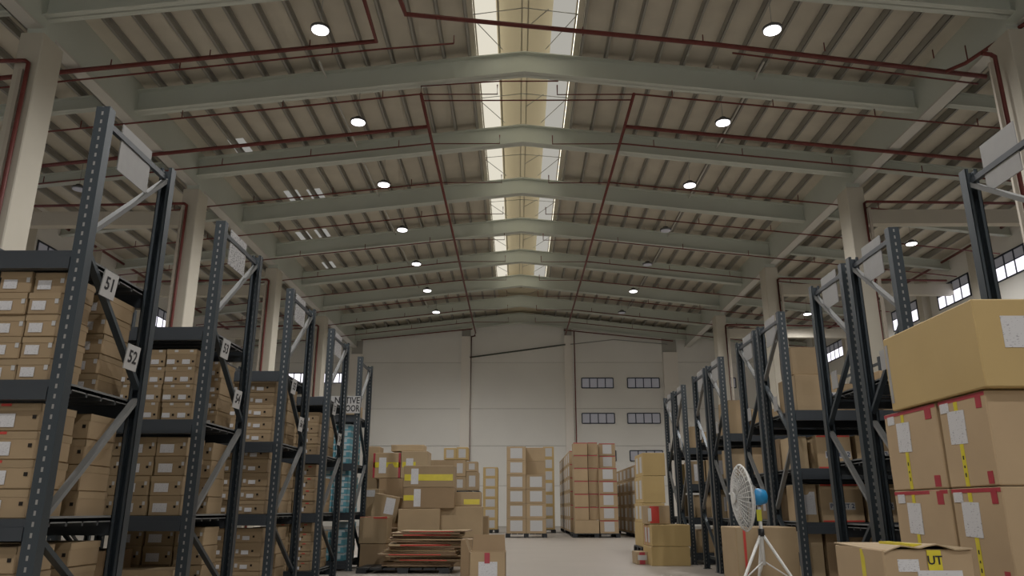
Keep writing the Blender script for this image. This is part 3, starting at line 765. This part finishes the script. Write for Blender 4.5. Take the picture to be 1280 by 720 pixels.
# flattened cartons
zc0=.082
nsh=21
for i in range(nsh):
    h=R.choice((.022,.028,.036));w=R.uniform(1.0,1.3);d=R.uniform(.66,.8)
    bm=bmesh.new();bmesh.ops.create_grid(bm,x_segments=10,y_segments=5,size=.5)
    bmesh.ops.scale(bm,vec=(w,d,1),verts=bm.verts)
    ph=R.uniform(0,6);am=R.uniform(.002,.004) if i<nsh-2 else .006
    for v in bm.verts: v.co.z=am*math.sin(v.co.x*5+ph)*(0 if i<nsh-1 else 1)-am*.0
    r=bmesh.ops.extrude_face_region(bm,geom=bm.faces[:])
    bmesh.ops.translate(bm,vec=(0,0,h*.72),verts=[g for g in r['geom'] if isinstance(g,bmesh.types.BMVert)])
    bmesh.ops.recalc_face_normals(bm,faces=bm.faces[:])
    for f in bm.faces: f.material_index=0 if abs(f.normal.z)>.5 else 1
    me=bpy.data.meshes.new('flattened_carton');bm.to_mesh(me);bm.free()
    me.materials.append(M['card_pale']);me.materials.append(M['card_edge'] if i%3 else M['card'])
    lab=f'flattened carton, {ORD[i]} layer of the pile on black pallet' if i<14 else f'flattened carton, {["topmost","second from top","third from top","fourth from top","fifth from top","sixth from top","seventh from top","eighth from top"][nsh-1-i]} in the pile on black pallet'
    ox=-1.47+R.uniform(-.1,.1)
    if i>=nsh-1:ox=-1.3
    o=link('flattened_carton',me,None,(ox,12.88+R.uniform(-.04,.04),zc0+.003),R.uniform(-.12,.12))
    tag(o,lab,'flattened box','flattened cartons piled on the black pallet')
    if i in (nsh-1,nsh-3,4,7,12): 
        MB().box(-w*.35,w*.3,-d/2-.004,-d/2-.001,.002,h*.6).build('red_edge_print',M['redprint'],o)
    zc0+=h
# cartons standing left of it
D=13.35
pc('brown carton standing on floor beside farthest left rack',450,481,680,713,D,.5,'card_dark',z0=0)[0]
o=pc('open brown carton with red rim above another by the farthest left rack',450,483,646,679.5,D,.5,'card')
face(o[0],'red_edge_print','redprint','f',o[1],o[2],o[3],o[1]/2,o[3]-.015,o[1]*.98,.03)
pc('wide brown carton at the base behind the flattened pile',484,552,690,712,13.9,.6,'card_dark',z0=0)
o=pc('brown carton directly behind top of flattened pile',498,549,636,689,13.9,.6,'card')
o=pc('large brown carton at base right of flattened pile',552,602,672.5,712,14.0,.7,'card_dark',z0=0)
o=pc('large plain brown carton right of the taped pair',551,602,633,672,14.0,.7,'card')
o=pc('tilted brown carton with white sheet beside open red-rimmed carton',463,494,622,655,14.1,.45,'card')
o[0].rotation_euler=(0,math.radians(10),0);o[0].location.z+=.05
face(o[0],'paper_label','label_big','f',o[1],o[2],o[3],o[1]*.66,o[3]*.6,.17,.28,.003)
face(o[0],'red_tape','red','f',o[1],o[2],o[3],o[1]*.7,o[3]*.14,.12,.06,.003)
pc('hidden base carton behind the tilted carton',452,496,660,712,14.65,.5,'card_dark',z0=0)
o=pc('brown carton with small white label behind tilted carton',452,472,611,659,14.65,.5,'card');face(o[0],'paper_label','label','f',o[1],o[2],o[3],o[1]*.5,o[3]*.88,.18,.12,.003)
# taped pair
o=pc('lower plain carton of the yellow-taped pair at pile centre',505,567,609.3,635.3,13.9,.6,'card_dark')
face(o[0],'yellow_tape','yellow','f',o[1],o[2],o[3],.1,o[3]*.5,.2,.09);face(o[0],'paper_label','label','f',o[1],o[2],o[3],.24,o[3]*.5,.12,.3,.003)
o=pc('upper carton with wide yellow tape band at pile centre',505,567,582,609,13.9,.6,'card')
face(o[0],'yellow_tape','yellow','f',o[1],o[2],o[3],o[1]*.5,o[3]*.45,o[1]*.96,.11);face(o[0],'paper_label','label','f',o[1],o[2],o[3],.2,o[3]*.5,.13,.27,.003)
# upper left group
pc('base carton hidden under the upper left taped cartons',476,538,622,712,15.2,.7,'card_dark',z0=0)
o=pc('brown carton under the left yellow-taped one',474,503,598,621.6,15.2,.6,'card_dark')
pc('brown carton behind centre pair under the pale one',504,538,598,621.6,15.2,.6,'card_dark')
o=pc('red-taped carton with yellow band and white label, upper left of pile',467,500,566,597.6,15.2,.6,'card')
face(o[0],'yellow_tape','yellow','f',o[1],o[2],o[3],o[1]*.5,o[3]*.52,o[1]*.96,.1);face(o[0],'paper_label','label','f',o[1],o[2],o[3],o[1]*.35,o[3]*.5,.14,.3,.003)
for u in (.04,.96): face(o[0],'red_tape','red','f',o[1],o[2],o[3],o[1]*u,o[3]*.5,.04,o[3]*.98)
o=pc('pale carton with label behind the centre taped pair',502,534,564,597.6,15.2,.6,'card_pale')
face(o[0],'yellow_tape','yellow','f',o[1],o[2],o[3],o[1]*.3,o[3]*.5,o[1]*.5,.1);face(o[0],'paper_label','label','f',o[1],o[2],o[3],o[1]*.32,o[3]*.5,.14,.24,.003)
o=pc('wrapped bundle lying highest on the left pile',489,530,555.5,563.5,15.35,.45,'card_pale',.015,z0=None)
o[0].location.z=at(500,564,15.2)[1]+.012
pc('tall plain carton at far left of the pile',459,467,558,712,15.6,.5,'card',z0=0)
o=pc('carton with yellow tape right of centre pair',568.5,601,615,632.5,14.2,.5,'card')
face(o[0],'yellow_tape','yellow','f',o[1],o[2],o[3],o[1]*.65,o[3]*.3,o[1]*.6,.09)
o=pc('narrow brown carton at right edge of the left pile',603,610,645,700,14.6,.5,'card',z0=0)
# right column of stack behind
D=17.2
xa,za=at(537,613.5,D);xb,_=at(600,613.5,D)
tag(MB().box(xa,xb,D+.01,D+.9,0,za-.15).build('carton',M['card_dark']),'brown base block of cartons under the raised black pallet','carton')
pallet('raised black pallet behind the left pile',xa,xb,D,D+.9,za-.145,.14)
rows=[(537,567,575,613,None),(567.5,582,596,613,1),(567.5,582,575,595.6,1),(582.5,598,590,613,2),(582.5,597,577,589.6,1)]
for i,(a,b,t,bt,lb) in enumerate(rows):
    o=pc(['wide carton','lower labelled carton','upper labelled carton','tall narrow labelled carton','small square labelled carton'][i]+' on the raised pallet behind the left pile',a,b,t,bt,D+.05,.5,'card')
    if lb: face(o[0],'paper_label','white','f',o[1],o[2],o[3],o[1]*.5,o[3]*.5,o[1]*.5,o[3]*.6)
for i,(a,b,t) in enumerate([(555,570,560),(570.5,585,559)]):
    o=pc(f'{["left","right"][i]} small yellowish labelled carton topmost behind the left pile',a,b,t,574.6,D+.05,.4,'card_gold');face(o[0],'paper_label','white','f',o[1],o[2],o[3],o[1]*.5,o[3]*.5,o[1]*.6,o[3]*.7)
# open box in front right of pile
D=10.4
x0,z1=at(587,690,D);x1,_=at(632,690,D)
o=MB();
o.box(x0,x1,D,D+.006,0,z1);o.box(x0,x1,D+.45,D+.456,0,z1);o.box(x0,x0+.006,D,D+.45,0,z1);o.box(x1-.006,x1,D,D+.45,0,z1);o.box(x0,x1,D,D+.45,0,.006)
root=empty('open_carton',((x0+x1)/2,D,0));tag(root,'open brown carton with raised flap and white label, front of the left pile','carton')
ob=o.build('carton_body',M['card'],root);ob.location=(-(x0+x1)/2,-D,0)
w=x1-x0
MB().prism([(-w/2+.01,.45,z1),(w/2-.01,.45,z1),(w/2-.02,.50,z1+.20),(-w/2+.02,.50,z1+.20)],(0,.006,0)).build('rear_flap',M['card_dark'],root)
MB().prism([(-w/2,0.0,z1),(-w/2,.45,z1),(-w/2-.06,.43,z1+.16),(-w/2-.06,.02,z1+.16)],(-.006,0,0)).build('side_flap',M['card'],root)
MB().box(-w*.25,w*.27,-.006,-.002,z1-.3,z1-.12).build('paper_label',M['label_big'],root)
MB().box(-.04,.03,-.008,-.003,z1-.14,z1-.01).build('red_tape',M['red'],root)
o=pc('small open brown carton between flattened pile and raised-flap carton',576,590,674,714,11.9,.45,'card_dark',z0=0)
# ------------------------------------------------------------------ far pallet stacks
def stack(label,pid,px0,px1,pyb,D,dep,cols,hpx,rows,mt='card',paper=True,grp=None,tape=None,pal=True,z00=None):
    """cols: list of layer counts left to right"""
    xa,zb=at(px0,pyb,D);xb,_=at(px1,pyb,D)
    hh=hpx*D/946*1.04
    z0=.14 if z00 is None else z00
    w=(xb-xa)/len(cols);dd=dep/rows
    if pal: pallet(f'black pallet under {label}',xa-.03,xb+.03,D-.02,D+dep+.02)
    for c,nl in enumerate(cols):
        for r in range(rows):
            for L in range(nl if isinstance(nl,int) else nl[r]):
                side=['left','right'][c] if len(cols)==2 else (['left','middle','right'][c] if len(cols)==3 else '')
                rw='front' if r==0 else ('rear' if r==rows-1 else 'middle row')
                lay=ORD[L]
                o,cw,cdp,ch=carton(f'{lay} layer {side} {rw} carton of {label}'.replace('  ',' '),xa+c*w+.004,xa+(c+1)*w-.004,D+r*dd+.004,D+(r+1)*dd-.004,z0+L*hh,z0+(L+1)*hh-.004,mt,grp or f'cartons of {label}',0)
                if paper and r==0: face(o,'paper_label','white','f',cw,cdp,ch,cw*.5,ch*.52,cw*.62,ch*.72)
                if paper=='side' or r>=0 and paper and xa>0 and c==0: face(o,'paper_label','white','l',cw,cdp,ch,cdp*.5,ch*.5,cdp*.4,ch*.7)
                if tape and r==0: face(o,'red_tape','red','f',cw,cdp,ch,cw*.5,ch-.02,cw*.98,.03)
    return xa,xb
stack('the slim left far pallet',1,603,622,664,33.5,1.3,[6],11.6,2,'card_gold')
stack('the white-labelled far pallet left of the lane',2,633,683,669,28,1.1,[(6,6),(4,6)],16.3,2,'card')
stack('the pallet behind the white-labelled one',3,666,694,664,33.5,1.2,[6,7],13.3,1,'card_gold')
D=28
def fc(label,px0,px1,D,dep,n0,n1,hp,z0,mt='card',lf=False,ls=False,nd=1,grp='cartons on the centre far pallets',tp=True):
    xa,_=at(px0,668,D);xb,_=at(px1,668,D);hh=hp*D/946*1.04;dd=dep/nd
    for r in range(nd):
        for L in range(n0,n1):
            rn='' if nd==1 else [' front row',' second row',' third row',' fourth row',' fifth row',' sixth row'][r]
            o,cw,cdp,ch=carton(f'{ORD[L]} layer carton,{rn} {label}'.replace(', ',', ' if rn else ', '),xa+.004,xb-.004,D+r*dd+.004,D+(r+1)*dd-.004,z0+L*hh,z0+(L+1)*hh-.006,mt,grp,0)
            if lf and r==0:face(o,'paper_label','white','f',cw,cdp,ch,cw*.5,ch*.52,cw*.55,ch*.75)
            if ls:
                face(o,'paper_label','white','l',cw,cdp,ch,cdp*.5,ch*.5,cdp*.5,ch*.7)
            if tp and r==0:face(o,'red_tape','red','f',cw,cdp,ch,cw*.5,ch-.018,cw*.98,.03)
xa,_=at(717,668,28);xb,_=at(775,668,28);pallet('black pallet under the centre far cartons',xa-.02,xb+.02,27.98,29.6)
fc('front labelled column of the centre far pallet',750.5,774,28,.6,0,5,14.6,.14,lf=True)
fc('left column of the centre far pallet',719,737,28.1,.8,1,7,14.6,.14)
fc('wide plain front of the centre far pallet',719,749.5,28.0,.9,0,1,14.6,.14,tp=False)
fc('middle column of the centre far pallet',737.3,750,28.3,.6,1,7,14.6,.14)
fc('rear column of the centre far pallet',752,773,28.7,.7,0,7,14.4,.14,lf=True)
xc=at(719,668,28)[0]
pallet('long black pallet row behind the centre far pallet',xc-.02,xc+1.1,29.7,37)
fc('row behind the centre far pallet, side labels showing',646+986*xc/29.75,646+986*(xc+1.0)/29.75,29.75,7.1,0,6,15.2,.14,ls=True,nd=6,grp='side labelled cartons behind the centre far pallet')
xc=at(797,668,27.5)[0]
pallet('long black pallet row right of the centre far pallet',xc-.02,xc+1.1,27.48,33)
fc('row right of the centre far pallet, side labels showing',797,797+32,27.5,5.4,0,5,15.4,.14,ls=True,nd=5,grp='side labelled cartons right of the centre far pallet')
# golden stack at right
xa,za=at(814,628,20)
D=18.0
def gp(label,px0,px1,t,b,D,dep,mt,z0=None): return pc(label,px0,px1,t,b,D,dep,mt,.004,z0)
pallet('black pallet under the golden cartons by the right racks',*[at(802,690,D)[0],at(837,690,D)[0]],D,D+1.2)
gp('golden carton block on pallet, bottom of the right golden stack',803,832,653,690,D,1.2,'card_gold',.14)
for i,(t,b) in enumerate([(629,652.6),(595,628.6),(566,594.6)]):
    o=gp(f'golden carton, {["second","third","topmost"][i]} in the tall stack beside right racks',803,832,t,b,D,1.2,'card_gold')
    face(o[0],'paper_label','white','l',o[1],o[2],o[3],.3,o[3]*.5,.3,o[3]*.7);face(o[0],'paper_label','white','l',o[1],o[2],o[3],.85,o[3]*.5,.3,o[3]*.7)
D=14.1
gp('wide golden brown carton on floor, lower of the pair by right racks',814,864,683.5,711,D,.9,'card_gold',0)
o=gp('wide golden brown carton, upper of the pair by right racks',814,864,656,683,D,.9,'card_gold')
for q in (.2,.55):
    face(o[0],'paper_label','white','l',o[1],o[2],o[3],o[2]*q+.1,o[3]*.5,.16,o[3]*.7);face(o[0],'red_tape','red','l',o[1],o[2],o[3],o[2]*q-.04,o[3]*.5,.05,o[3]*.97)
o=gp('carton with large red print beside the right racks',808,838,630,653,D+.25,.55,'card')
o[0].location.z=at(820,656,D)[1]+.01
face(o[0],'red_print_panel','redprint','f',o[1],o[2],o[3],o[1]*.33,o[3]*.5,o[1]*.4,o[3]*.92);face(o[0],'paper_label','white','f',o[1],o[2],o[3],.05,o[3]*.5,.06,o[3]*.7,.003)
o=gp('small carton with red tape left of the wide golden pair',795,811,690,708,D+.4,.5,'card',0)
face(o[0],'red_tape','red','f',o[1],o[2],o[3],o[1]*.5,o[3]*.5,.1,o[3]*.97);face(o[0],'paper_label','white','f',o[1],o[2],o[3],o[1]*.5,o[3]*.55,.16,o[3]*.4,.003)
# ------------------------------------------------------------------ lighting
w=bpy.data.worlds.new('world');bpy.context.scene.world=w;w.use_nodes=True
bg=w.node_tree.nodes['Background'];bg.inputs[0].default_value=(.93,.96,1,1);bg.inputs[1].default_value=1.5
sc=bpy.context.scene
sc.view_settings.view_transform='Standard';sc.view_settings.look='None';sc.view_settings.exposure=-.1;sc.view_settings.gamma=1.1
sc.cycles.max_bounces=6;sc.cycles.diffuse_bounces=4
